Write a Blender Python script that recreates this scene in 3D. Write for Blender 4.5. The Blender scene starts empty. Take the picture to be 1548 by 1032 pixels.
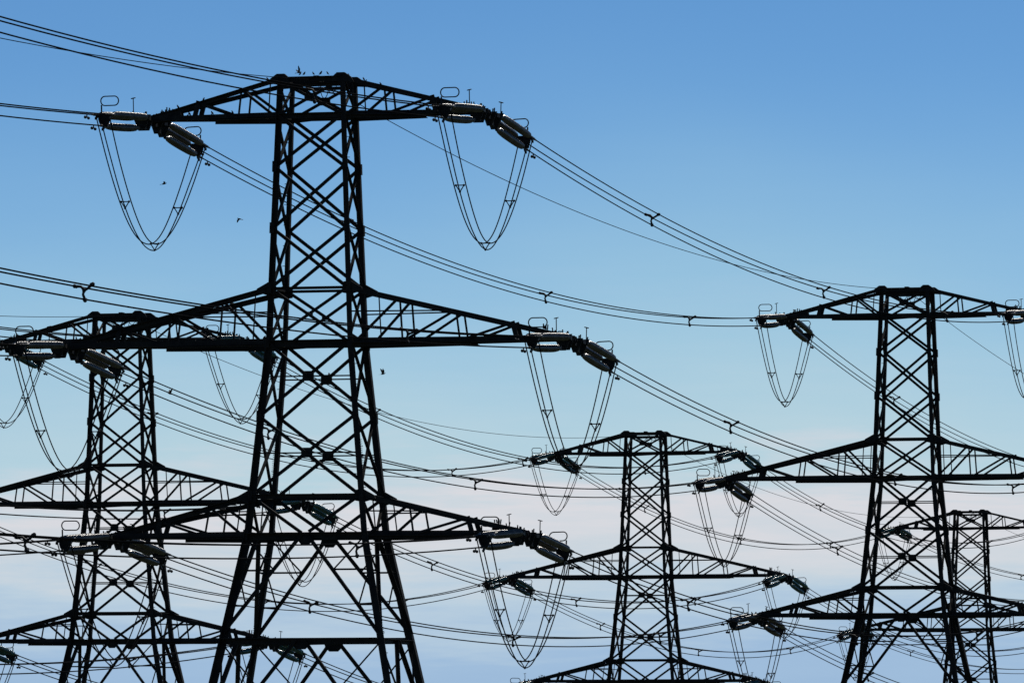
import bpy, math, random
from mathutils import Vector, Matrix
random.seed(7)
S = bpy.context.scene
COL = S.collection

# ------------------------------------------------------------------ camera
F_PX = 10360.0            # focal length in pixels of a 1548 px wide picture
HOR = 1183.0              # picture row of the horizon (below the frame)
cam = bpy.data.cameras.new("camera")
cam.sensor_width = 36.0
cam.lens = 36.0 * F_PX / 1548.0
cam.shift_y = (HOR - 516.0) / 1548.0
cam.clip_start = 1.0
cam.clip_end = 60000.0
camo = bpy.data.objects.new("camera", cam)
COL.objects.link(camo)
camo.location = (0, 0, 0)
camo.rotation_euler = (math.radians(90), 0, 0)
S.camera = camo

# ------------------------------------------------------------------ sky and sun
SUN_EL, SUN_AZ = math.radians(52), math.radians(28)     # behind the pylons, to the right
world = bpy.data.worlds.new("World")
S.world = world
world.use_nodes = True
nt = world.node_tree
for n in list(nt.nodes):
    nt.nodes.remove(n)
N = nt.nodes.new
L = nt.links.new
out = N("ShaderNodeOutputWorld")
bg = N("ShaderNodeBackground")
bg.inputs[1].default_value = 0.10
sky = N("ShaderNodeTexSky")
sky.sky_type = 'NISHITA'
sky.sun_disc = False
sky.sun_elevation = SUN_EL
sky.sun_rotation = SUN_AZ
sky.altitude = 6200
sky.air_density = 1.0
sky.dust_density = 0.0
sky.ozone_density = 8.0


def lin(r, g, b):
    f = lambda c: (c / 255 / 12.92) if c < 10 else ((c / 255 + 0.055) / 1.055) ** 2.4
    return (f(r), f(g), f(b), 1.0)


def mathn(op, a=None, b=None, clamp=False):
    n = N("ShaderNodeMath")
    n.operation = op
    n.use_clamp = clamp
    for i, v in enumerate((a, b)):
        if v is None:
            continue
        if isinstance(v, (int, float)):
            n.inputs[i].default_value = v
        else:
            L(v, n.inputs[i])
    return n.outputs[0]


# low haze veil and a far cloud bank all round the horizon, in front of the clear sky
tcw = N("ShaderNodeTexCoord")
sep = N("ShaderNodeSeparateXYZ")
L(tcw.outputs["Generated"], sep.inputs[0])
elev = sep.outputs[2]


def sky_noise(scale, detail, rough=0.5, loc=(0, 0, 0)):
    mp = N("ShaderNodeMapping")
    mp.inputs["Scale"].default_value = scale
    mp.inputs["Location"].default_value = loc
    L(tcw.outputs["Generated"], mp.inputs[0])
    nz = N("ShaderNodeTexNoise")
    nz.inputs["Scale"].default_value = 1.0
    nz.inputs["Detail"].default_value = detail
    nz.inputs["Roughness"].default_value = rough
    L(mp.outputs[0], nz.inputs[0])
    return mathn('SUBTRACT', nz.outputs[0], 0.5)


n_big = sky_noise((9, 9, 22), 2, 0.5, (1.3, 0.2, 4.0))
n_cl = sky_noise((22, 22, 130), 6, 0.55, (3.1, 7.7, 0.4))
n_fine = sky_noise((45, 45, 420), 5, 0.6, (0.7, 2.2, 9.1))
e_veil = mathn('ADD', elev, mathn('MULTIPLY', n_big, 0.035))
veil = N("ShaderNodeMapRange")
veil.interpolation_type = 'SMOOTHSTEP'
veil.inputs["From Min"].default_value = 0.126
veil.inputs["From Max"].default_value = 0.038
veil.inputs["To Min"].default_value = 0.0
veil.inputs["To Max"].default_value = 0.97
L(e_veil, veil.inputs[0])
e_cl = mathn('ADD', elev, mathn('ADD', mathn('MULTIPLY', n_cl, 0.021), mathn('ADD', mathn('MULTIPLY', n_fine, 0.016), mathn('MULTIPLY', n_big, 0.006))))
ramp = N("ShaderNodeValToRGB")
cr = ramp.color_ramp
stops = [(0.000, (150, 180, 214)), (0.018, (160, 188, 218)), (0.027, (188, 207, 222)), (0.032, (206, 214, 221)), (0.0388, (220, 219, 223)),
         (0.0422, (205, 215, 222)), (0.048, (186, 212, 222)), (0.075, (168, 206, 221)), (0.12, (150, 195, 219))]
while len(cr.elements) < len(stops):
    cr.elements.new(0.5)
for el, (p, c) in zip(cr.elements, stops):
    el.position = p / 0.12
    el.color = lin(*c)
L(mathn('DIVIDE', e_cl, 0.12, True), ramp.inputs[0])
gain = N("ShaderNodeVectorMath")
gain.operation = 'SCALE'
gain.inputs["Scale"].default_value = 1.0 / bg.inputs[1].default_value
L(ramp.outputs[0], gain.inputs[0])
mix = N("ShaderNodeMix")
mix.data_type = 'RGBA'
L(mathn('POWER', veil.outputs[0], 1.55), mix.inputs["Factor"])
tint = N("ShaderNodeVectorMath")
tint.operation = 'MULTIPLY'
tint.inputs[1].default_value = (0.80, 0.96, 0.88)
L(sky.outputs[0], tint.inputs[0])
L(tint.outputs[0], mix.inputs[6])
L(gain.outputs[0], mix.inputs[7])
L(mix.outputs[2], bg.inputs[0])
L(bg.outputs[0], out.inputs[0])

sun = bpy.data.lights.new("sun", 'SUN')
sun.energy = 3.5
sun.angle = math.radians(0.5)
sun.color = (1.0, 0.95, 0.87)
suno = bpy.data.objects.new("sun", sun)
COL.objects.link(suno)
sd = Vector((math.sin(SUN_AZ) * math.cos(SUN_EL), math.cos(SUN_AZ) * math.cos(SUN_EL), math.sin(SUN_EL)))
suno.rotation_euler = sd.to_track_quat('Z', 'Y').to_euler()
suno.location = sd * 100
S.view_settings.view_transform = 'Standard'
S.view_settings.look = 'None'
S.view_settings.exposure = 0.0
S.view_settings.gamma = 1.0
S.view_settings.use_curve_mapping = False


# ------------------------------------------------------------------ materials
def mat(name, c0, c1, rough=0.6, scale=3.0, spec=0.3, metal=0.0, trans=0.0, bump=0.0):
    m = bpy.data.materials.new(name)
    m.use_nodes = True
    t = m.node_tree
    b = t.nodes["Principled BSDF"]
    tc = t.nodes.new("ShaderNodeTexCoord")
    nz = t.nodes.new("ShaderNodeTexNoise")
    nz.inputs["Scale"].default_value = scale
    nz.inputs["Detail"].default_value = 6
    rp = t.nodes.new("ShaderNodeValToRGB")
    rp.color_ramp.elements[0].position = 0.35
    rp.color_ramp.elements[1].position = 0.68
    rp.color_ramp.elements[0].color = (*c0, 1)
    rp.color_ramp.elements[1].color = (*c1, 1)
    t.links.new(tc.outputs["Object"], nz.inputs["Vector"])
    t.links.new(nz.outputs[0], rp.inputs[0])
    t.links.new(rp.outputs[0], b.inputs["Base Color"])
    b.inputs["Roughness"].default_value = rough
    b.inputs["Specular IOR Level"].default_value = spec
    b.inputs["Metallic"].default_value = metal
    b.inputs["Transmission Weight"].default_value = trans
    if bump:
        bp = t.nodes.new("ShaderNodeBump")
        bp.inputs["Strength"].default_value = bump
        bp.inputs["Distance"].default_value = 0.02
        t.links.new(nz.outputs[0], bp.inputs["Height"])
        t.links.new(bp.outputs[0], b.inputs["Normal"])
    return m


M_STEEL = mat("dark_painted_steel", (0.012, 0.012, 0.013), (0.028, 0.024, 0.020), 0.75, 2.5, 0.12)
M_WIRE = mat("weathered_conductor", (0.008, 0.008, 0.009), (0.015, 0.015, 0.016), 1.0, 4.0, 0.0)
M_FIT = mat("galvanised_fitting", (0.010, 0.010, 0.011), (0.024, 0.023, 0.022), 0.6, 9.0, 0.15)
M_GREY = mat("grey_porcelain", (0.028, 0.025, 0.024), (0.085, 0.08, 0.077), 0.27, 3.0, 0.7)
M_TEAL = mat("teal_glass", (0.006, 0.055, 0.060), (0.012, 0.13, 0.13), 0.2, 4.0, 0.7, trans=0.35)
M_BIRD = mat("dark_plumage", (0.012, 0.011, 0.011), (0.03, 0.028, 0.028), 0.7, 20.0, 0.2)
M_GRASS = mat("grass", (0.035, 0.045, 0.018), (0.075, 0.08, 0.04), 0.9, 0.08, 0.1)


# ------------------------------------------------------------------ helpers
def tag(o, label=None, cat=None, group=None, kind=None):
    if label:
        o["label"] = label
    if cat:
        o["category"] = cat
    if group:
        o["group"] = group
    if kind:
        o["kind"] = kind
    return o


def link(name, data, parent=None, m=None):
    o = bpy.data.objects.new(name, data)
    COL.objects.link(o)
    if parent is not None:
        o.parent = parent
    if m is not None and data is not None and not data.materials:
        data.materials.append(m)
    return o


SX = 0.865      # length factor of the insulator sets


class MB:
    """collects vertices and faces of one mesh"""
    def __init__(self):
        self.v, self.f, self.smooth = [], [], []

    def add(self, vs, fs, smooth=False):
        o = len(self.v)
        self.v += [tuple(p) for p in vs]
        self.f += [tuple(i + o for i in q) for q in fs]
        self.smooth += [smooth] * len(fs)

    def prism(self, p0, p1, prof, hint, smooth=False):
        p0, p1 = Vector(p0), Vector(p1)
        d = (p1 - p0).normalized()
        h = Vector(hint)
        x = h - d * h.dot(d)
        if x.length < 1e-4:
            x = Vector((1, 0, 0)) - d * d.x
        x.normalize()
        y = d.cross(x)
        n = len(prof)
        vs = [p + x * a + y * b for p in (p0, p1) for a, b in prof]
        fs = [(i, (i + 1) % n, n + (i + 1) % n, n + i) for i in range(n)]
        fs += [tuple(range(n - 1, -1, -1)), tuple(range(n, 2 * n))]
        self.add(vs, fs, smooth)

    def angle(self, p0, p1, a, hint, t=None):
        """L section steel angle"""
        t = t or a * 0.14
        k = a * 0.32
        prof = [(-k, -k), (a - k, -k), (a - k, t - k), (t - k, t - k), (t - k, a - k), (-k, a - k)]
        self.prism(p0, p1, prof, hint)

    def bar(self, p0, p1, w, h, hint=(0, 0, 1)):
        self.prism(p0, p1, [(-h / 2, -w / 2), (h / 2, -w / 2), (h / 2, w / 2), (-h / 2, w / 2)], hint)

    def rod(self, p0, p1, r, n=6):
        prof = [(r * math.cos(i * 2 * math.pi / n), r * math.sin(i * 2 * math.pi / n)) for i in range(n)]
        self.prism(p0, p1, prof, (0.3, 0.2, 1), False)

    def tube(self, pts, r, n=6, closed=False):
        pts = [Vector(p) for p in pts]
        m = len(pts)
        vs = []
        for i, p in enumerate(pts):
            if closed:
                d = pts[(i + 1) % m] - pts[i - 1]
            else:
                d = pts[min(i + 1, m - 1)] - pts[max(i - 1, 0)]
            d.normalize()
            h = Vector((0, 0, 1)) if abs(d.z) < 0.95 else Vector((1, 0, 0))
            x = (h - d * h.dot(d)).normalized()
            if closed:
                x = Vector((1, 0, 0)) if abs(d.x) < 0.5 else x
                x = (x - d * x.dot(d)).normalized()
            y = d.cross(x)
            rr = r[i] if isinstance(r, (list, tuple)) else r
            for k in range(n):
                a = 2 * math.pi * k / n
                vs.append(p + x * rr * math.cos(a) + y * rr * math.sin(a))
        fs = []
        for i in range(m if closed else m - 1):
            j = (i + 1) % m
            for k in range(n):
                fs.append((i * n + k, i * n + (k + 1) % n, j * n + (k + 1) % n, j * n + k))
        if not closed:
            fs += [tuple(range(n - 1, -1, -1)), tuple(range((m - 1) * n, m * n))]
        self.add(vs, fs, True)

    def plate(self, c, ax, ay, pts, t):
        """flat polygon plate, outline pts in (ax, ay) about c"""
        c, ax, ay = Vector(c), Vector(ax).normalized(), Vector(ay)
        ay = (ay - ax * ay.dot(ax)).normalized()
        n = ax.cross(ay)
        k = len(pts)
        vs = [c + ax * a + ay * b + n * s for s in (-t / 2, t / 2) for a, b in pts]
        fs = [tuple(range(k - 1, -1, -1)), tuple(range(k, 2 * k))]
        fs += [(i, (i + 1) % k, k + (i + 1) % k, k + i) for i in range(k)]
        self.add(vs, fs)

    def ball(self, c, r, sx=1, sy=1, sz=1, nu=8, nv=5):
        c = Vector(c)
        vs = [c + Vector((0, 0, r * sz))]
        for j in range(1, nv):
            th = math.pi * j / nv
            for i in range(nu):
                ph = 2 * math.pi * i / nu
                vs.append(c + Vector((r * sx * math.sin(th) * math.cos(ph), r * sy * math.sin(th) * math.sin(ph), r * sz * math.cos(th))))
        vs.append(c - Vector((0, 0, r * sz)))
        fs = [(0, 1 + i, 1 + (i + 1) % nu) for i in range(nu)]
        for j in range(nv - 2):
            for i in range(nu):
                a = 1 + j * nu
                fs.append((a + i, a + nu + i, a + nu + (i + 1) % nu, a + (i + 1) % nu))
        e = len(vs) - 1
        a = 1 + (nv - 2) * nu
        fs += [(e, a + (i + 1) % nu, a + i) for i in range(nu)]
        self.add(vs, fs, True)

    def squeeze(self):
        self.v = [(x * SX, y, z) for x, y, z in self.v]

    def mesh(self, name, m):
        me = bpy.data.meshes.new(name)
        me.from_pydata(self.v, [], self.f)
        me.polygons.foreach_set("use_smooth", self.smooth)
        me.materials.append(m)
        me.update()
        return me


def single(fn, *a, **k):
    b = MB()
    getattr(b, fn)(*a, **k)
    return b


# ------------------------------------------------------------------ layout: where the pylons stand
YAW = math.radians(14)
GROUND = -20.0
U = Vector((math.cos(YAW), -math.sin(YAW), 0))      # along the cross arms
V = Vector((math.sin(YAW), math.cos(YAW), 0))       # along the line, away from the camera
PYL = {
    'A': dict(pos=Vector((-7.95, 280, 0)), glass=0, dip=5.2,
              label='largest and nearest black lattice pylon, birds perched on its top beam', short='nearest pylon'),
    'B': dict(pos=Vector((-22.3, 391.5, -2.0)), glass=1, dip=4.7,
              label='black lattice pylon at the left, half behind the nearest pylon\'s arms', short='left-hand pylon'),
    'C': dict(pos=Vector((22.6, 392, -0.5)), glass=0, dip=4.8,
              label='tall black lattice pylon at the right, its right arms cut by the frame', short='right-hand pylon'),
    'D': dict(pos=Vector((10.05, 515, -2.45)), glass=1, dip=4.5,
              label='smaller distant black lattice pylon between the nearest and right-hand pylons', short='middle distant pylon'),
    'E': dict(pos=Vector((41.95, 627, -3.9)), glass=1, dip=4.5,
              label='farthest and smallest black lattice pylon, behind the right-hand pylon', short='farthest pylon'),
}
OFF = {   # neighbours of the lines that stand outside the picture: only their wires come in
    'P': Vector((-47.0, 135, 0)),
    'H': Vector((-54.8, 268, -2.0)),
    'F': Vector((59.1, 538, -2.5)),
    'G': Vector((74.0, 745, -4.5)),
}
ARMS = {   # half length, height of the bottom chord, height of the top chord at the body, posts
    'top': dict(a=7.05, zb=27.2, zt=28.7, posts=(0.31,), heavy=0.66),
    'middle': dict(a=10.65, zb=17.93, zt=20.15, posts=(0.24, 0.50), heavy=0.76),
    'bottom': dict(a=8.70, zb=10.08, zt=11.68, posts=(0.31,), heavy=0.68),
}
KD = 0.75


def hw(z):
    t = [(28.7, 1.31), (17.93, 1.713), (10.08, 2.46), (5.8, 3.32), (GROUND - 4.0, 3.32 + (5.8 - GROUND + 4.0) * 0.2)]
    for (z0, w0), (z1, w1) in zip(t, t[1:]):
        if z >= z1:
            return w0 + (w1 - w0) * (z0 - z) / (z0 - z1)
    return t[-1][1]


# ------------------------------------------------------------------ ground
def ground_h(x, y):
    pts = [(p['pos'].x, p['pos'].y, p['pos'].z) for p in PYL.values()] + [(v.x, v.y, v.z) for k, v in OFF.items() if k != 'P']
    sw = sh = 0.0
    for px, py, pz in pts:
        w = 1.0 / ((x - px) ** 2 + (y - py) ** 2 + 60.0)
        sw += w
        sh += w * pz
    return GROUND + sh / sw + 18.4 * math.exp(-(x * x + y * y) / (2 * 45.0 ** 2))


def axis(lo, hi, step, far):
    a = [lo + i * step for i in range(int((hi - lo) / step) + 1)]
    s, l, r = step, lo, a[-1]
    while r < far:
        s *= 1.5
        r += s
        l -= s
        a = [l] + a + [r]
    return a


gx, gy = axis(-150, 150, 10, 20000), axis(-100, 800, 10, 20000)
gv = [(x, y, ground_h(x, y)) for y in gy for x in gx]
nx = len(gx)
gf = [(j * nx + i, j * nx + i + 1, (j + 1) * nx + i + 1, (j + 1) * nx + i) for j in range(len(gy) - 1) for i in range(nx - 1)]
gm = bpy.data.meshes.new("ground")
gm.from_pydata(gv, [], gf)
gm.materials.append(M_GRASS)
gm.polygons.foreach_set("use_smooth", [True] * len(gf))
tag(link("ground", gm), kind='structure')


# ------------------------------------------------------------------ lattice pylon, built once and copied
def make_pylon(root):
    def corner(sx, sy, z):
        w = hw(z)
        return Vector((sx * w, sy * w * KD, z))

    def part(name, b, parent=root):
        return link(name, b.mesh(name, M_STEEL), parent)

    # legs: steel angles in tapering lengths, with splice plates at the joints
    lev = [28.75, 27.2, 25.1, 22.6, 20.15, 17.93, 14.93, 11.68, 10.08, 5.8, 0.0, -8.0, -17.0, GROUND - 4.0]
    for sx in (-1, 1):
        for sy in (-1, 1):
            b = MB()
            for z0, z1 in ((28.8, 17.93), (17.93, 10.08), (10.08, 5.8), (5.8, GROUND - 4.0)):
                a = 0.22 if z0 > 20 else 0.25 if z0 > 12 else 0.29
                b.angle(corner(sx, sy, z0), corner(sx, sy, z1), a, (-sx, 0, 0) if sx * sy > 0 else (0, -sy, 0))
            for z in (25.1, 22.6, 20.15, 17.93, 14.93, 11.68, 10.08):
                c = corner(sx, sy, z)
                b.bar(c + Vector((0, 0, 0.22)) + Vector((sx * 0.03, sy * 0.03, 0)), c - Vector((0, 0, 0.22)) + Vector((sx * 0.04, sy * 0.04, 0)), 0.19, 0.19, (1, 0, 0))
            leg = part('leg', b)
            if sx * sy < 0:     # climbing bolts on two legs
                b = MB()
                z = 4.0
                k = 0
                while z < 27:
                    c = corner(sx, sy, z)
                    q = Vector((sx * 0.24, 0, 0)) if k % 2 else Vector((0, sy * 0.24, 0))
                    b.rod(c, c + q, 0.014, 4)
                    z += 0.42
                    k += 1
                for i in range(16):     # denser spikes of the anti-climbing guard
                    for z in (12.6 + i * 0.085, 6.0 + i * 0.085):
                        c = corner(sx, sy, z)
                        b.rod(c, c + Vector((sx * 0.24, sy * 0.1, 0.05)), 0.013, 4)
                tag(link('step_bolts', b.mesh('step_bolts', M_STEEL), leg), kind='stuff')

    faces = [((-1, -1), (1, -1)), ((-1, 1), (1, 1)), ((-1, -1), (-1, 1)), ((1, -1), (1, 1))]

    def nrm(f):
        (ax, ay), (bx, by) = f
        return Vector((0, ay, 0)) if ay == by else Vector((ax, 0, 0))

    def brace(p, q, a, n, name='diagonal_brace', off=0.0):
        b = MB()
        b.angle(p + n * off, q + n * off, a, n)
        return part(name, b)

    # X panels
    xp = [(28.6, 27.2, 0.13), (27.2, 25.1, 0.145), (25.1, 22.6, 0.145), (22.6, 20.15, 0.145), (20.15, 17.93, 0.13), (17.93, 14.93, 0.145), (14.93, 11.68, 0.145)]
    for z0, z1, a in xp:
        for fi, f in enumerate(faces):
            n = nrm(f)
            aa = a if fi < 2 else a * 0.72
            brace(corner(*f[0], z0), corner(*f[1], z1), aa, n, off=0.06)
            brace(corner(*f[1], z0), corner(*f[0], z1), aa, n, off=-0.06)
            if fi < 2:
                w0, w1 = hw(z0), hw(z1)
                zc = z0 + (z1 - z0) * w0 / (w0 + w1)
                c = (corner(*f[0], zc) + corner(*f[1], zc)) / 2
                g = {28.6: (0.26, 0.16), 20.15: (0.15, 0.09), 17.93: (0.23, 0.20), 14.93: (0.23, 0.20)}.get(z0, (0.10, 0.08))
                b = MB()
                gx_, gz_ = g
                b.plate(c, (1, 0, 0), (0, 0, 1), [(-gx_, -gz_ * .8), (-gx_ * .8, -gz_), (gx_ * .8, -gz_), (gx_, -gz_ * .8), (gx_, gz_ * .8), (gx_ * .8, gz_), (-gx_ * .8, gz_), (-gx_, gz_ * .8)], 0.09)
                part('gusset_plate', b)
                if z0 in (17.93, 14.93):
                    brace(corner(*f[0], zc), corner(*f[1], zc), 0.055, n, 'horizontal_beam')

    # horizontals round the body
    for z, a in ((28.68, 0.20), (28.42, 0.13), (27.2, 0.21), (20.15, 0.11), (17.93, 0.27), (11.68, 0.19), (10.08, 0.30), (5.8, 0.26)):
        for fi, f in enumerate(faces):
            if fi > 1 and z == 28.42:
                continue
            brace(corner(*f[0], z), corner(*f[1], z), a if fi < 2 else a * 0.7, nrm(f), 'horizontal_beam')
    # apex caps on the four legs
    for sx in (-1, 1):
        for sy in (-1, 1):
            b = MB()
            c = corner(sx, sy, 28.72)
            b.plate(c, (sx, 0, 0), (0, 0, 1), [(-0.42, -0.2), (0.55, -0.26), (0.38, -0.02), (0.12, 0.16), (-0.2, 0.16), (-0.36, 0.02)], 0.16)
            part('gusset_plate', b)
    # root plates where the arms meet the body
    for z in (20.15, 11.68):
        for sx in (-1, 1):
            for sy in (-1, 1):
                b = MB()
                b.plate(corner(sx, sy, z), (sx, 0, 0), (0, 0, 1), [(-0.22, -0.24), (0.12, -0.3), (0.62, -0.16), (0.58, -0.02), (0.06, 0.26), (-0.22, 0.2)], 0.10)
                part('gusset_plate', b)

    # plan bracing inside the body
    for z in (27.2, 17.93, 10.08, 5.8):
        brace(corner(-1, -1, z - 0.05), corner(1, 1, z - 0.05), 0.09, Vector((0, 0, 1)), 'plan_brace')
        brace(corner(1, -1, z - 0.12), corner(-1, 1, z - 0.12), 0.09, Vector((0, 0, 1)), 'plan_brace')

    # V panel above the bottom arm, and K panels below it
    for fi, f in enumerate(faces):
        n = nrm(f)
        mid = (corner(*f[0], 10.08) + corner(*f[1], 10.08)) / 2
        for e in f:
            brace(corner(*e, 11.68), mid + (corner(*e, 10.08) - mid) * 0.06 + Vector((0, 0, 0.1)), 0.14 if fi < 2 else 0.10, n)
        if fi < 2:
            b = MB()
            b.plate(mid - Vector((0, 0, 0.16)), (1, 0, 0), (0, 0, 1), [(-0.34, 0.12), (-0.30, -0.08), (-0.16, -0.24), (0.16, -0.24), (0.30, -0.08), (0.34, 0.12)], 0.10)
            part('gusset_plate', b)
            mid5 = (corner(*f[0], 5.8) + corner(*f[1], 5.8)) / 2
            b = MB()
            b.plate(mid5 - Vector((0, 0, 0.12)), (1, 0, 0), (0, 0, 1), [(-0.42, 0.12), (-0.34, -0.10), (-0.18, -0.26), (0.18, -0.26), (0.34, -0.10), (0.42, 0.12)], 0.10)
            part('gusset_plate', b)
        for z0, z1 in ((10.08, 5.8), (5.8, 0.0), (0.0, -8.0), (-8.0, -17.0)):
            mt = (corner(*f[0], z0) + corner(*f[1], z0)) / 2
            zl = z1 + 0.3
            for e in f:
                lo = corner(*e, zl)
                top = mt + (corner(*e, z0) - mt) * 0.05
                brace(top, lo, 0.16, n, off=0.04)

                def dg(t):
                    return top + (lo - top) * t
                t1, t2 = 0.36, 0.72
                for t in (t1, t2):
                    p = dg(t)
                    brace(corner(*e, p.z), p, 0.075, n, 'horizontal_beam')
                brace(corner(*e, z0 - 0.1), dg(t1), 0.065, n)
                brace(corner(*e, dg(t1).z), dg(t2), 0.065, n)
            if z0 < 10:
                if fi < 2 or True:
                    brace(corner(*f[0], z1), corner(*f[1], z1), 0.2, n, 'horizontal_beam')

    # cross arms
    for lvl, A in ARMS.items():
        for sx in (-1, 1):
            a, zb, zt = A['a'], A['zb'], A['zt']
            b0, t0 = {}, {}
            for sy in (-1, 1):
                b0[sy] = corner(sx, sy, zb)
                t0[sy] = corner(sx, sy, zt)
            tipb = {sy: Vector((sx * a, sy * 0.10, zb + 0.02)) for sy in (-1, 1)}
            tipt = {sy: Vector((sx * (a - 0.25), sy * 0.10, zb + 0.17)) for sy in (-1, 1)}
            ca = 0.17 if lvl == 'top' else 0.21 if lvl == 'middle' else 0.20
            b = MB()
            for sy in (-1, 1):
                b.angle(b0[sy], tipb[sy], ca * 1.08, (0, 0, 1))
                b.angle(t0[sy], tipt[sy], ca, (0, 0, -1))
                # doubling angle on the inner two thirds of the bottom chord
                q = b0[sy] + (tipb[sy] - b0[sy]) * 0.55
                b.angle(b0[sy] - Vector((0, 0, 0.07)), q - Vector((0, 0, 0.07)), ca * 0.9, (0, sy, 0))
            arm = part('cross_arm', b)

            def bp(sy, t):
                return b0[sy] + (tipb[sy] - b0[sy]) * t

            def tp(sy, t):
                return t0[sy] + (tipt[sy] - t0[sy]) * t

            def sub(name, fn, *args, **kw):
                m_ = MB()
                getattr(m_, fn)(*args, **kw)
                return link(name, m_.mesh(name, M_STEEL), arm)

            st = (0.0,) + A['posts'] + (A['heavy'],)
            for sy in (-1, 1):
                sub('post', 'angle', bp(sy, 0.075), tp(sy, 0.075), 0.055, (sx, 0, 0))
                for k, t in enumerate(st[1:]):
                    if t == A['heavy']:
                        sub('post', 'bar', bp(sy, t), tp(sy, t) + Vector((0, 0, 0.10)), 0.19, 0.09, (0, 1, 0))
                    else:
                        sub('post', 'angle', bp(sy, t), tp(sy, t), 0.085, (sx, 0, 0))
                    pt = st[k]
                    q = bp(sy, max(pt, 0.02) + 0.01)
                    sub('diagonal_brace', 'angle', tp(sy, t - 0.005), q, 0.11 if k else 0.12, (0, sy, 0))
                if lvl != 'top':
                    # thin tie at half depth out to the top chord
                    t = 0.48 if lvl == 'middle' else 0.45
                    e = tp(sy, t)
                    s_ = corner(sx, sy, e.z)
                    sub('tie', 'angle', s_, e, 0.055, (0, sy, 0))
            # plan bracing between the two bottom chords and the two top chords
            tt = [0.0, 0.16, 0.32, 0.48, 0.64, 0.8]
            for k in range(len(tt) - 1):
                s0, s1 = (-1, 1) if k % 2 else (1, -1)
                sub('plan_brace', 'angle', bp(s0, tt[k]), bp(s1, tt[k + 1]), 0.075, (0, 0, 1))
                sub('plan_brace', 'angle', bp(-1, tt[k + 1]), bp(1, tt[k + 1]), 0.065, (0, 0, 1))
            for t in st[1:]:
                sub('plan_brace', 'angle', tp(-1, t), tp(1, t), 0.08, (0, 0, 1))
            # nose of the arm
            for sy in (-1, 1):
                c = Vector((sx * (a - 0.1), sy * 0.19, zb + 0.05))
                sub('tip_plate', 'plate', c, (sx, 0, 0), (0, 0, 1),
                    [(-1.25, -0.07), (-0.1, -0.14), (0.22, -0.22), (0.34, -0.10), (0.30, 0.08), (0.05, 0.16), (-0.55, 0.30), (-1.15, 0.38)], 0.035)
            sub('tip_pin', 'rod', Vector((sx * (a + 0.02), -0.45, zb - 0.04)), Vector((sx * (a + 0.02), 0.45, zb - 0.04)), 0.07)
            m_ = MB()
            for k in sorted(random.uniform(0, 7) for _ in range(6)):       # bolt heads and bird spikes on the nose
                x = a - 0.05 - k * 0.17
                for sy in (-0.19, 0.19):
                    h = 0.08 + 0.13 * random.random()
                    z = zb + 0.12 + 0.055 * k
                    m_.rod(Vector((sx * x, sy, z)), Vector((sx * (x + 0.03 * random.uniform(-1, 1)), sy * 1.2, z + h)), 0.028, 5)
            tag(link('nose_bolts', m_.mesh('nose_bolts', M_STEEL), arm), kind='stuff')

    # earth-wire clamp loops under the top beam
    b = MB()
    for x0, r, dz in ((-0.15, 0.30, 0.42), (0.30, 0.24, 0.55), (0.62, 0.26, 0.34)):
        b.tube([Vector((x0 + r * math.cos(i * math.pi / 10), -0.3 + 0.06 * i, 28.5 - dz * math.sin(i * math.pi / 10))) for i in range(11)], 0.018, 5)
    b.tube([Vector((-0.9 + 0.09 * i, 0.4, 28.3 - 0.5 * math.sin(i * 0.35) * (i / 14))) for i in range(14)], 0.02, 5)
    part('earth_strap', b)
    b = MB()
    b.bar(Vector((0, 0, 28.62)), Vector((0, 0, 28.86)), 0.22, 0.5, (0, 1, 0))
    b.rod(Vector((0, -1.0, 28.7)), Vector((0, 1.0, 28.7)), 0.05)
    part('earth_wire_clamp', b)


def copy_tree(o, parent=None):
    c = o.copy()
    COL.objects.link(c)
    c.parent = parent
    for ch in list(o.children):
        copy_tree(ch, c)
    return c


proto = bpy.data.objects.new('electricity_pylon', None)
COL.objects.link(proto)
make_pylon(proto)
for k, P in PYL.items():
    r = proto if k == 'A' else copy_tree(proto)
    r.location = P['pos']
    r.rotation_euler = (0, 0, -YAW)
    tag(r, P['label'], 'pylon', 'lattice pylons of the two power lines')
    P['root'] = r


# ------------------------------------------------------------------ line geometry
def tip(p, lvl, sx):
    base = PYL[p]['pos'] if p in PYL else OFF[p]
    A = ARMS[lvl]
    return base + U * (sx * (A['a'] + 0.02)) + Vector((0, 0, A['zb'] - 0.04))


SPANS = [('P', 'A', 2.4, 3.1), ('A', 'C', 2.6, 2.0), ('C', 'F', 3.5, 2.6),
         ('H', 'B', 2.4, 2.6), ('B', 'D', 3.7, 2.6), ('D', 'E', 3.7, 2.6), ('E', 'G', 2.2, 2.0)]
STR = 6.75      # tip to conductor clamp
TRI = [(0.28, 0.145), (-0.28, 0.145), (0.0, -0.30)]     # two wires above, one below


def span_pt(a, b, sag, s):
    p = a + (b - a) * s
    p.z -= 4 * sag * s * (1 - s)
    return p


def in_frame(p, m=25):
    if p.y < 5:
        return False
    x = 774 + F_PX * p.x / p.y
    y = HOR - F_PX * p.z / p.y
    return -m < x < 1548 + m and -m < y < 1032 + m


def side(sx):
    return 'left' if sx < 0 else 'right'


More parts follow.
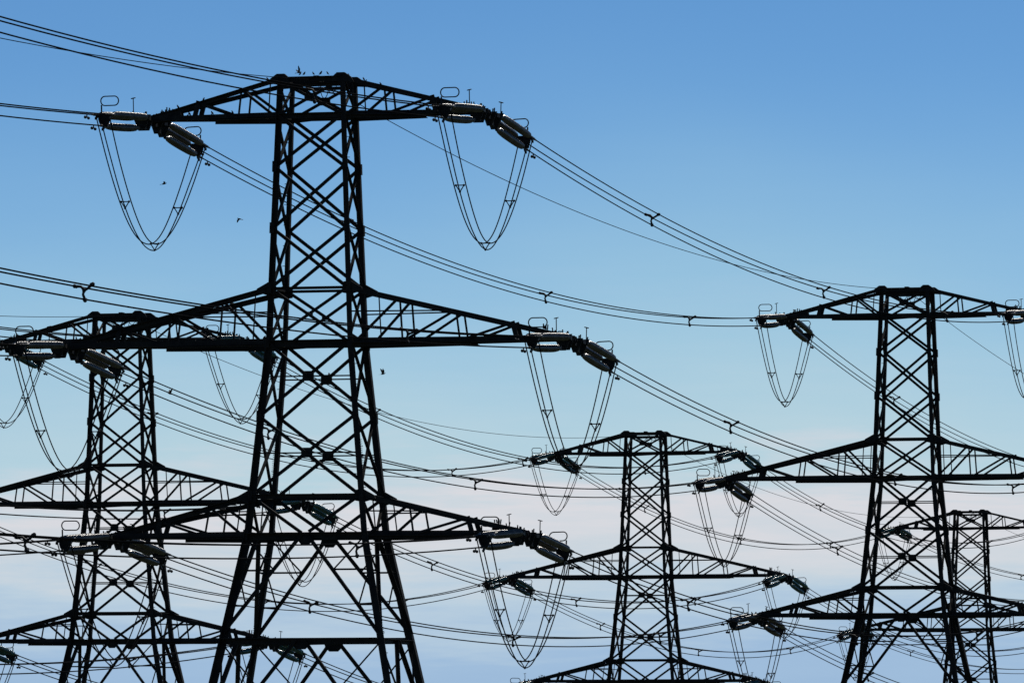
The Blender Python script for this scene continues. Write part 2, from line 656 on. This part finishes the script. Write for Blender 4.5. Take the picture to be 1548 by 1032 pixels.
# shared meshes of the insulator sets: local +X runs from the arm out to the wires
def string_mesh(x0, x1, m, name, bow=0.0):
    b = MB()
    seg = 12
    prof = [(x0 - 0.18, 0.035), (x0 - 0.16, 0.06), (x0 - 0.02, 0.075)]
    n = int(round((x1 - x0) / 0.19))
    p = (x1 - x0) / n
    for i in range(n):
        x = x0 + i * p
        tp = 1.0 - 0.22 * abs(2 * (i + 0.5) / n - 1) ** 5
        prof += [(x, 0.075), (x + p * 0.28, 0.150 * tp), (x + p * 0.48, 0.163 * tp), (x + p * 0.62, 0.142 * tp), (x + p * 0.70, 0.075)]
    prof += [(x1, 0.085), (x1 + 0.06, 0.07), (x1 + 0.2, 0.05), (x1 + 0.24, 0.03)]
    vs, fs = [], []
    for x, r in prof:
        for k in range(seg):
            a = 2 * math.pi * k / seg
            vs.append((x, r * math.cos(a), r * math.sin(a) - bow * math.sin(math.pi * min(max((x - x0) / (x1 - x0), 0), 1))))
    for i in range(len(prof) - 1):
        for k in range(seg):
            fs.append((i * seg + k, i * seg + (k + 1) % seg, (i + 1) * seg + (k + 1) % seg, (i + 1) * seg + k))
    fs += [tuple(range(seg)), tuple(range(len(prof) * seg - 1, (len(prof) - 1) * seg - 1, -1))]
    b.add(vs, fs, True)
    return b.mesh(name, m)


SM = {}
for g, m in ((0, M_GREY), (1, M_TEAL)):
    SM[g] = (string_mesh(1.75 * SX, 6.55 * SX, m, 'upper_string', 0.0), string_mesh(2.35 * SX, 6.6 * SX, m, 'lower_string', 0.018))

# hardware at the arm: shackles, turnbuckles, yoke plates
b = MB()
b.rod((0, 0, 0), (0.7, 0, -0.02), 0.06)
b.bar((0.15, 0, -0.02), (0.55, 0, -0.02), 0.20, 0.26)
for y, z in TRI:
    x1 = 1.6 if z > 0 else 2.1
    b.rod((0.55, y * 0.5, z * 0.5), (x1, y, z), 0.045)
    b.bar((0.9, y * 0.72, z * 0.72), (1.25, y * 0.85, z * 0.85), 0.13, 0.17)
    b.bar((x1 - 0.22, y, z), (x1, y, z), 0.11, 0.16)
b.plate((0.62, 0, 0), (0, 1, 0), (0, 0, 1), [(-0.32, 0.2), (0.32, 0.2), (0.1, -0.38), (-0.1, -0.38)], 0.06)
b.plate((1.45, 0, 0.02), (0, 1, 0), (0, 0, 1), [(-0.4, 0.24), (0.4, 0.24), (0.12, -0.42), (-0.12, -0.42)], 0.05)
b.squeeze()
ME_TOWER_YOKE = b.mesh('arm_yoke', M_FIT)
b = MB()
for i in range(6):
    for y in (-0.2, 0.2):
        x = random.uniform(0.3, 1.9)
        b.rod((x, y, 0.1), (x + random.uniform(-0.08, 0.08), y * 1.1, random.uniform(0.22, 0.42)), 0.03, 5)
b.squeeze()
ME_PINS = b.mesh('yoke_pins', M_FIT)
# hardware at the wires: line yoke and dead-end clamps
b = MB()
b.plate((6.88, 0, 0), (0, 1, 0), (0, 0, 1), [(-0.31, 0.19), (0.31, 0.19), (0.32, 0.09), (0.07, -0.34), (-0.07, -0.34), (-0.32, 0.09)], 0.04)
for y, z in TRI:
    b.rod((6.7, y, z), (7.15, y, z), 0.06)
    b.rod((7.1, y, z), (7.55, y, z), 0.055)
    b.rod((7.5, y, z), (7.85, y, z), 0.036)
    b.bar((7.0, y, z - 0.05), (7.3, y, z - 0.16), 0.07, 0.09)
b.tube([(7.0 + 0.1 * math.sin(i * math.pi / 8), 0.0 + 0.22 * math.cos(i * math.pi / 8), 0.12 - 0.42 * math.sin(i * math.pi / 8)) for i in range(9)], 0.04, 6)
b.squeeze()
ME_LINE_YOKE = b.mesh('line_yoke', M_FIT)


def racetrack(sgn):
    b = MB()
    pts = []
    w, h = 0.22, 0.185
    for i in range(11):
        a = -math.pi / 2 + math.pi * i / 10
        pts.append((6.8, w + h * math.cos(a), h * math.sin(a)))
    for i in range(11):
        a = math.pi / 2 + math.pi * i / 10
        pts.append((6.8, -w + h * math.cos(a), h * math.sin(a)))
    cy = -sgn * 0.2
    pts = [Vector((p[0] + 0.25 * (p[1] + 0.1), p[1] + cy, p[2] + 0.70)) for p in pts]
    b.tube(pts, 0.026, 6, closed=True)
    yy = cy + sgn * 0.36
    b.rod((6.8, yy, 0.54), (6.85, yy * 0.9, 0.15), 0.032)
    b.squeeze()
    return b.mesh('arcing_ring', M_FIT)


ME_RING = {s: racetrack(s) for s in (-1, 1)}
b = MB()
b.rod((2.6, 0.0, 0.1), (2.6, 0.0, 0.88), 0.02)
b.tube([Vector((2.6 + 0.09 * math.cos(2 * math.pi * i / 12), 0.09 * math.sin(2 * math.pi * i / 12), 0.90 + 0.02 * math.sin(2 * math.pi * i / 12))) for i in range(12)], 0.017, 5, closed=True)
b.squeeze()
ME_HORN = b.mesh('arcing_horn', M_FIT)


def basis(d):
    x = Vector(d).normalized()
    y = Vector((0, 0, 1)).cross(x).normalized()
    z = x.cross(y)
    return Matrix((x, y, z)).transposed()


# spacer: three curved arms between the wires of a bundle (local X along the wire)
b = MB()
for k, (y, z) in enumerate(TRI):
    e = Vector((0, y, z))
    mid = e * 0.5 + Vector((0, 0.05 * (-1, 1, 1)[k], 0.05 * (1, -1, 0.4)[k]))
    b.tube([Vector((0, 0, 0)), mid * 0.6, mid, (mid + e) * 0.52, e], [0.05, 0.046, 0.042, 0.046, 0.05], 6)
    b.rod(e + Vector((-0.09, 0, 0)), e + Vector((0.09, 0, 0)), 0.062)
    b.ball(e + e.normalized() * 0.03, 0.07)
b.ball((0, 0, 0), 0.075)
ME_SPACER = b.mesh('spacer', M_FIT)
b = MB()
b.rod((0, 0, 0.0), (0, 0, -0.12), 0.025)
b.rod((-0.2, 0, -0.13), (0.2, 0, -0.13), 0.016)
for x in (-0.2, 0.2):
    b.ball((x, 0, -0.14), 0.065, 1.4, 1, 1)
ME_DAMPER = b.mesh('vibration_damper', M_FIT)
b = MB()
for k in range(3):
    p, q = TRI[k], TRI[(k + 1) % 3]
    b.rod((0, p[0] * 0.60, p[1] * 0.60), (0, q[0] * 0.60, q[1] * 0.60), 0.024)
    b.ball((0, p[0] * 0.60, p[1] * 0.60), 0.05)
ME_JSPACER = b.mesh('spacer', M_FIT)

R_WIRE = 0.028
SPACERS = {('P', 'A'): (0.08, 0.32, 0.59, 0.84), ('A', 'C'): (0.24, 0.54, 0.80), ('C', 'F'): (0.22, 0.5, 0.78), ('H', 'B'): (0.25, 0.55, 0.8),
           ('B', 'D'): (0.22, 0.50, 0.77), ('D', 'E'): (0.23, 0.5, 0.78), ('E', 'G'): (0.2, 0.5, 0.8)}
SHORT = {k: P['short'] for k, P in PYL.items()}
clampdir = {}


for a, b_, sag0, esag in SPANS:
    for lvl in ARMS:
        sag = sag0 + ({'top': 0.4, 'middle': -0.1}.get(lvl, 0.0) if a == 'P' else 0.0)
        for sx in (-1, 1):
            A0, B0 = tip(a, lvl, sx), tip(b_, lvl, sx)
            Ls = (B0 - A0).length
            f = STR / Ls
            pa, pb = span_pt(A0, B0, sag, f), span_pt(A0, B0, sag, 1 - f)
            clampdir[(a, lvl, sx, 1)] = (A0, pa)
            clampdir[(b_, lvl, sx, -1)] = (B0, pb)
            pts = [span_pt(A0, B0, sag, f + (1 - 2 * f) * i / 40) for i in range(41)]
            if not any(in_frame(p) for p in pts):
                continue
            hd = (B0 - A0)
            hd.z = 0
            hd.normalize()
            yv = Vector((0, 0, 1)).cross(hd)
            root = bpy.data.objects.new('conductor_bundle', None)
            COL.objects.link(root)
            root.location = pa
            arm = '%s %s arm' % (side(sx), lvl)
            if a in PYL and b_ in PYL:
                lab = 'three-wire conductor bundle from %s of %s to %s' % (arm, SHORT[a], SHORT[b_])
            elif b_ in PYL:
                lab = 'three-wire conductor bundle running left from %s of %s out of frame' % (arm, SHORT[b_])
            else:
                lab = 'three-wire conductor bundle running right from %s of %s out of frame' % (arm, SHORT[a])
            tag(root, lab, 'power line', 'conductor bundles')
            for wi, (y, z) in enumerate(TRI):
                m = MB()
                jig = random.uniform(-0.05, 0.05)
                q = []
                for i, p in enumerate(pts):
                    s = i / 40
                    w = p + yv * y + Vector((0, 0, z + jig * math.sin(math.pi * s))) - pa
                    q.append(w)
                m.tube(q, R_WIRE * (1.12 if a in 'HBDE' else 1.0), 6)
                link('wire', m.mesh('wire', M_WIRE), root)
                if wi != 1:
                    for i0, e in ((0, 1), (40, -1)):
                        p = q[i0] + (q[i0 + e] - q[i0]).normalized() * 0.75
                        o = link('vibration_damper', ME_DAMPER, root)
                        o.location = p
                        o.rotation_euler = basis(hd).to_euler()
            for s in SPACERS[(a, b_)]:
                p = span_pt(A0, B0, sag, s)
                d = span_pt(A0, B0, sag, s + 0.01) - p
                o = link('spacer', ME_SPACER, root)
                o.location = p - pa
                o.rotation_euler = (basis(d).to_4x4() @ Matrix.Rotation(random.uniform(-0.12, 0.12), 4, 'X')).to_euler()
    # earth wire between the peaks
    za = (PYL[a]['pos'] if a in PYL else OFF[a]) + Vector((0, 0, 28.7))
    zb = (PYL[b_]['pos'] if b_ in PYL else OFF[b_]) + Vector((0, 0, 28.7))
    pts = [span_pt(za, zb, esag, i / 48) for i in range(49)]
    m = MB()
    m.tube([p - za for p in pts], 0.017, 5)
    o = link('earth_wire', m.mesh('earth_wire', M_WIRE))
    o.location = za
    if a in PYL and b_ in PYL:
        lab = 'thin single earth wire from the peak of %s to %s' % (SHORT[a], SHORT[b_])
    elif b_ in PYL:
        lab = 'thin single earth wire running left from the peak of %s' % SHORT[b_]
    else:
        lab = 'thin single earth wire running right from the peak of %s' % SHORT[a]
    tag(o, lab, 'earth wire', 'earth wires')

# ------------------------------------------------------------------ insulator sets and jumper loops
for k, P in PYL.items():
    cname = 'teal glass' if P['glass'] else 'grey porcelain'
    for lvl in ARMS:
        for sx in (-1, 1):
            ends = {}
            T = tip(k, lvl, sx)
            for dirn in (-1, 1):
                t0, c = clampdir[(k, lvl, sx, dirn)]
                d = (c - t0).normalized()
                t0 = t0 + d * 0.12
                ends[dirn] = (t0, d)
            arm = '%s %s arm' % (side(sx), lvl)
            vis = any(in_frame(t0 + d * q) for t0, d in ends.values() for q in (0.5, 4, 7.5))
            if not vis and not in_frame(T - Vector((0, 0, P['dip']))):
                continue
            for dirn in (-1, 1):
                t0, d = ends[dirn]
                if not any(in_frame(t0 + d * q) for q in (0.5, 4, 7.5)):
                    continue
                root = bpy.data.objects.new('insulator_set', None)
                COL.objects.link(root)
                root.location = t0
                root.rotation_euler = basis(d).to_euler()
                tag(root, '%s insulator strings at tip of %s of %s, pointing %s' % (cname, arm, SHORT[k], 'right' if dirn > 0 else 'left'),
                    'insulator', 'tension insulator sets')
                up, lo = SM[P['glass']]
                link('arm_yoke', ME_TOWER_YOKE, root)
                tag(link('yoke_pins', ME_PINS, root), kind='stuff')
                for y, z in TRI:
                    o = link('insulator_string', up if z > 0 else lo, root)
                    o.location = (0, y, z)
                link('line_yoke', ME_LINE_YOKE, root)
                # local Y points to picture-left on strings running away and to picture-right on the others
                link('arcing_ring', ME_RING[-1], root)
                link('arcing_horn', ME_HORN, root)
            # jumper
            root = bpy.data.objects.new('jumper_loop', None)
            COL.objects.link(root)
            root.location = T
            tag(root, 'U-shaped three-wire jumper loop hanging under %s of %s' % (arm, SHORT[k]), 'jumper cable', 'jumper loops')
            (ta, da), (tb, db) = ends[-1], ends[1]
            n = 36
            cen = []
            dip = P['dip'] + random.uniform(-0.15, 0.15)
            skew = random.uniform(-0.05, 0.05)
            for wi, (y, z) in enumerate(TRI):
                q = []
                p0, p1 = ta + da * 7.15 * SX, tb + db * 7.15 * SX
                zb = T.z - dip
                for i in range(n + 1):
                    s = i / n
                    w = p0 + (p1 - p0) * s
                    e = abs(2 * s - 1 + skew * (1 - (2 * s - 1) ** 2))
                    shape = (math.sqrt(e * e + 0.64) - 0.8) / 0.4806
                    ztop = p0.z + (p1.z - p0.z) * s
                    w.z = zb + (ztop - 0.12 - zb) * shape
                    cen.append(w.copy())
                    lat = 0.62 + 0.38 * e
                    zz = z * (0.58 if e < 0.8 else 0.58 + 2.1 * (e - 0.8))
                    w = w + U * (y * lat + (0.03 * math.sin(9 * s + wi * 2.1) + 0.05 * skew * 20 * math.sin(math.pi * s)) * (1 - e)) + Vector((0, 0, zz)) - T
                    q.append(w)
                m = MB()
                m.tube(q, R_WIRE * 0.88, 6)
                link('wire', m.mesh('wire', M_WIRE), root)
            for s in (0.2 + skew * 0.6, 0.5 + skew * 0.5, 0.8 - skew * 0.3):
                i = int(round(s * n))
                o = link('spacer', ME_JSPACER, root)
                o.location = cen[i] - T
                o.rotation_euler = (0, 0, math.pi / 2 - YAW)


# ------------------------------------------------------------------ birds
def bird_mesh(kind):
    b = MB()
    if kind == 'perched':
        # upright body, head, beak and tail; local X is forward
        b.tube([(-0.16, 0, -0.02), (-0.10, 0, 0.04), (-0.04, 0, 0.10), (0.03, 0, 0.18), (0.06, 0, 0.24)], [0.022, 0.065, 0.095, 0.09, 0.05], 8)
        b.ball((0.075, 0, 0.275), 0.06)
        b.tube([(0.11, 0, 0.275), (0.15, 0, 0.265)], [0.014, 0.003], 5)
        b.plate((-0.19, 0, -0.03), (0.9, 0, 0.35), (0, 1, 0), [(-0.06, -0.03), (0.08, -0.035), (0.08, 0.035), (-0.06, 0.03)], 0.014)
        for s in (-1, 1):
            b.rod((0.0, s * 0.025, 0.06), (0.01, s * 0.025, -0.02), 0.008, 4)
            b.plate((-0.05, s * 0.066, 0.09), (0.6, 0, 0.8), (-0.8, 0, 0.6), [(-0.17, 0.0), (-0.02, -0.05), (0.11, -0.02), (0.1, 0.04), (-0.03, 0.045)], 0.018)
    else:
        b.tube([(-0.2, 0, 0), (-0.12, 0, 0), (0, 0, 0), (0.1, 0, 0.01), (0.15, 0, 0.02)], [0.02, 0.045, 0.065, 0.055, 0.03], 8)
        b.ball((0.18, 0, 0.025), 0.042)
        b.tube([(0.21, 0, 0.025), (0.25, 0, 0.018)], [0.013, 0.003], 5)
        b.plate((-0.27, 0, 0), (1, 0, 0), (0, 1, 0), [(-0.1, -0.08), (0.1, -0.025), (0.1, 0.025), (-0.1, 0.08), (-0.07, 0)], 0.012)
        up = {'glide': 0.25, 'upstroke': 1.0, 'downstroke': -0.55}[kind]
        for s in (-1, 1):
            r = [Vector((0.09, s * 0.04, 0.03)), Vector((-0.09, s * 0.04, 0.02))]
            e1, e2 = Vector((0.12, s * 0.22, 0.03 + 0.2 * up)), Vector((-0.07, s * 0.20, 0.02 + 0.18 * up))
            t1, t2 = Vector((-0.02, s * 0.44, 0.03 + 0.46 * up)), Vector((-0.07, s * 0.38, 0.02 + 0.38 * up))
            th = Vector((0, 0, 0.014))
            top = [r[0], e1, t1, t2, e2, r[1]]
            vs = [p + th * 0.5 for p in top] + [p - th * 0.5 for p in top]
            fs = [(0, 1, 4, 5), (1, 2, 3, 4), (11, 10, 7, 6), (10, 9, 8, 7)] + [(i, (i + 1) % 6, 6 + (i + 1) % 6, 6 + i) for i in range(6)]
            b.add(vs, fs)
    return b.mesh('bird', M_BIRD)


BM = {k: bird_mesh(k) for k in ('perched', 'glide', 'upstroke', 'downstroke')}


def world_at(px, py, depth):
    return Vector(((px - 774) / F_PX * depth, depth, (HOR - py) / F_PX * depth))


fly = [(452, 110, 281, 'upstroke', 20, 'small dark bird flying just above the top beam of the nearest pylon'),
       (248, 278, 276, 'glide', 10, 'small dark bird gliding inside the left top jumper loop of nearest pylon'),
       (362, 331, 285, 'downstroke', 150, 'small dark bird flying in open sky left of the nearest pylon'),
       (497, 567, 290, 'glide', -10, 'small dark bird flying within the nearest pylon\'s body below its middle arms'),
       (579, 565, 283, 'upstroke', 15, 'small dark bird flying right of the nearest pylon below its middle arm'),
       (257, 595, 300, 'upstroke', 200, 'small dark bird flying near the left-hand pylon\'s right edge')]
for px, py, dep, kind, rz, lab in fly:
    o = link('bird', BM[kind])
    o.location = world_at(px, py, dep)
    o.rotation_euler = (math.radians(random.uniform(-25, 25)), math.radians(-12), math.radians(rz))
    o.scale = (0.48, 0.48, 0.48)
    tag(o, lab, 'bird', 'flying birds')


def perch(p, lvl, sx, t, sy, top, lab, grp):
    A = ARMS[lvl]
    zz = A['zt'] if top else A['zb']
    w = hw(zz)
    a0 = Vector((sx * w, sy * w * KD, zz))
    a1 = Vector((sx * (A['a'] - (0.25 if top else 0)), sy * 0.1, A['zb'] + (0.17 if top else 0.02)))
    q = a0 + (a1 - a0) * t + Vector((0, 0, 0.07 if top else 0.15))
    o = link('bird', BM['perched'])
    o.location = PYL[p]['pos'] + U * q.x + V * q.y + Vector((0, 0, q.z))
    o.rotation_euler = (0, 0, random.choice((0, math.pi)) + random.uniform(-0.7, 0.7))
    s = random.uniform(0.34, 0.44)
    o.scale = (s, s, s)
    tag(o, lab, 'bird', grp)


for x, sy in ((-0.45, -1), (-0.28, -1), (-0.18, 1), (0.1, -1), (0.28, 1), (0.42, -1), (0.7, -1)):
    o = link('bird', BM['perched'])
    w = hw(28.7)
    o.location = PYL['A']['pos'] + U * x + V * (sy * w * KD) + Vector((0, 0, 28.82))
    o.rotation_euler = (0, 0, random.choice((0, math.pi)) + random.uniform(-0.6, 0.6))
    s = random.uniform(0.34, 0.44)
    o.scale = (s, s, s)
    tag(o, 'small dark bird perched on the flat top beam of the nearest pylon', 'bird', 'birds on the nearest pylon\'s top beam')
for t, sy in ((0.10, -1), (0.62, -1), (0.83, -1), (0.9, 1)):
    perch('A', 'top', -1, t, sy, True, 'small dark bird perched on slope of nearest pylon\'s left top arm', 'birds on the left top arm slope')
for t, sy in ((0.36, -1), (0.44, 1), (0.52, -1), (0.58, 1), (0.7, -1), (0.75, 1)):
    perch('A', 'top', -1, t, sy, False, 'small dark bird perched on bottom chord of nearest pylon\'s left top arm', 'birds on the left top arm\'s lower chord')
for t, sy in ((0.05, -1), (0.09, 1), (0.16, -1), (0.21, 1)):
    perch('A', 'top', 1, t, sy, True, 'small dark bird perched on the slope of nearest pylon\'s right top arm', 'birds on the right top arm slope')
for t, sy in ((0.02, -1), (0.05, 1), (0.1, -1)):
    perch('A', 'middle', -1, t, sy, False, 'small dark bird perched on nearest pylon\'s left middle arm beside the body', 'birds on the left middle arm')

# birds that share a perch: say which one by its place along it
ORD = ['leftmost', 'second from left', 'third from left', 'fourth from left', 'fifth from left', 'sixth from left', 'rightmost']
rows = {}
for o in COL.objects:
    if o.name.startswith('bird') and o.get('group') != 'flying birds':
        rows.setdefault(o['group'], []).append(o)
for g, row in rows.items():
    row.sort(key=lambda o: o.location.x / o.location.y)
    for i, o in enumerate(row):
        where = 'rightmost' if i == len(row) - 1 else ORD[i]
        o['label'] = o['label'].replace('small dark bird perched', where + ' of the birds perched')
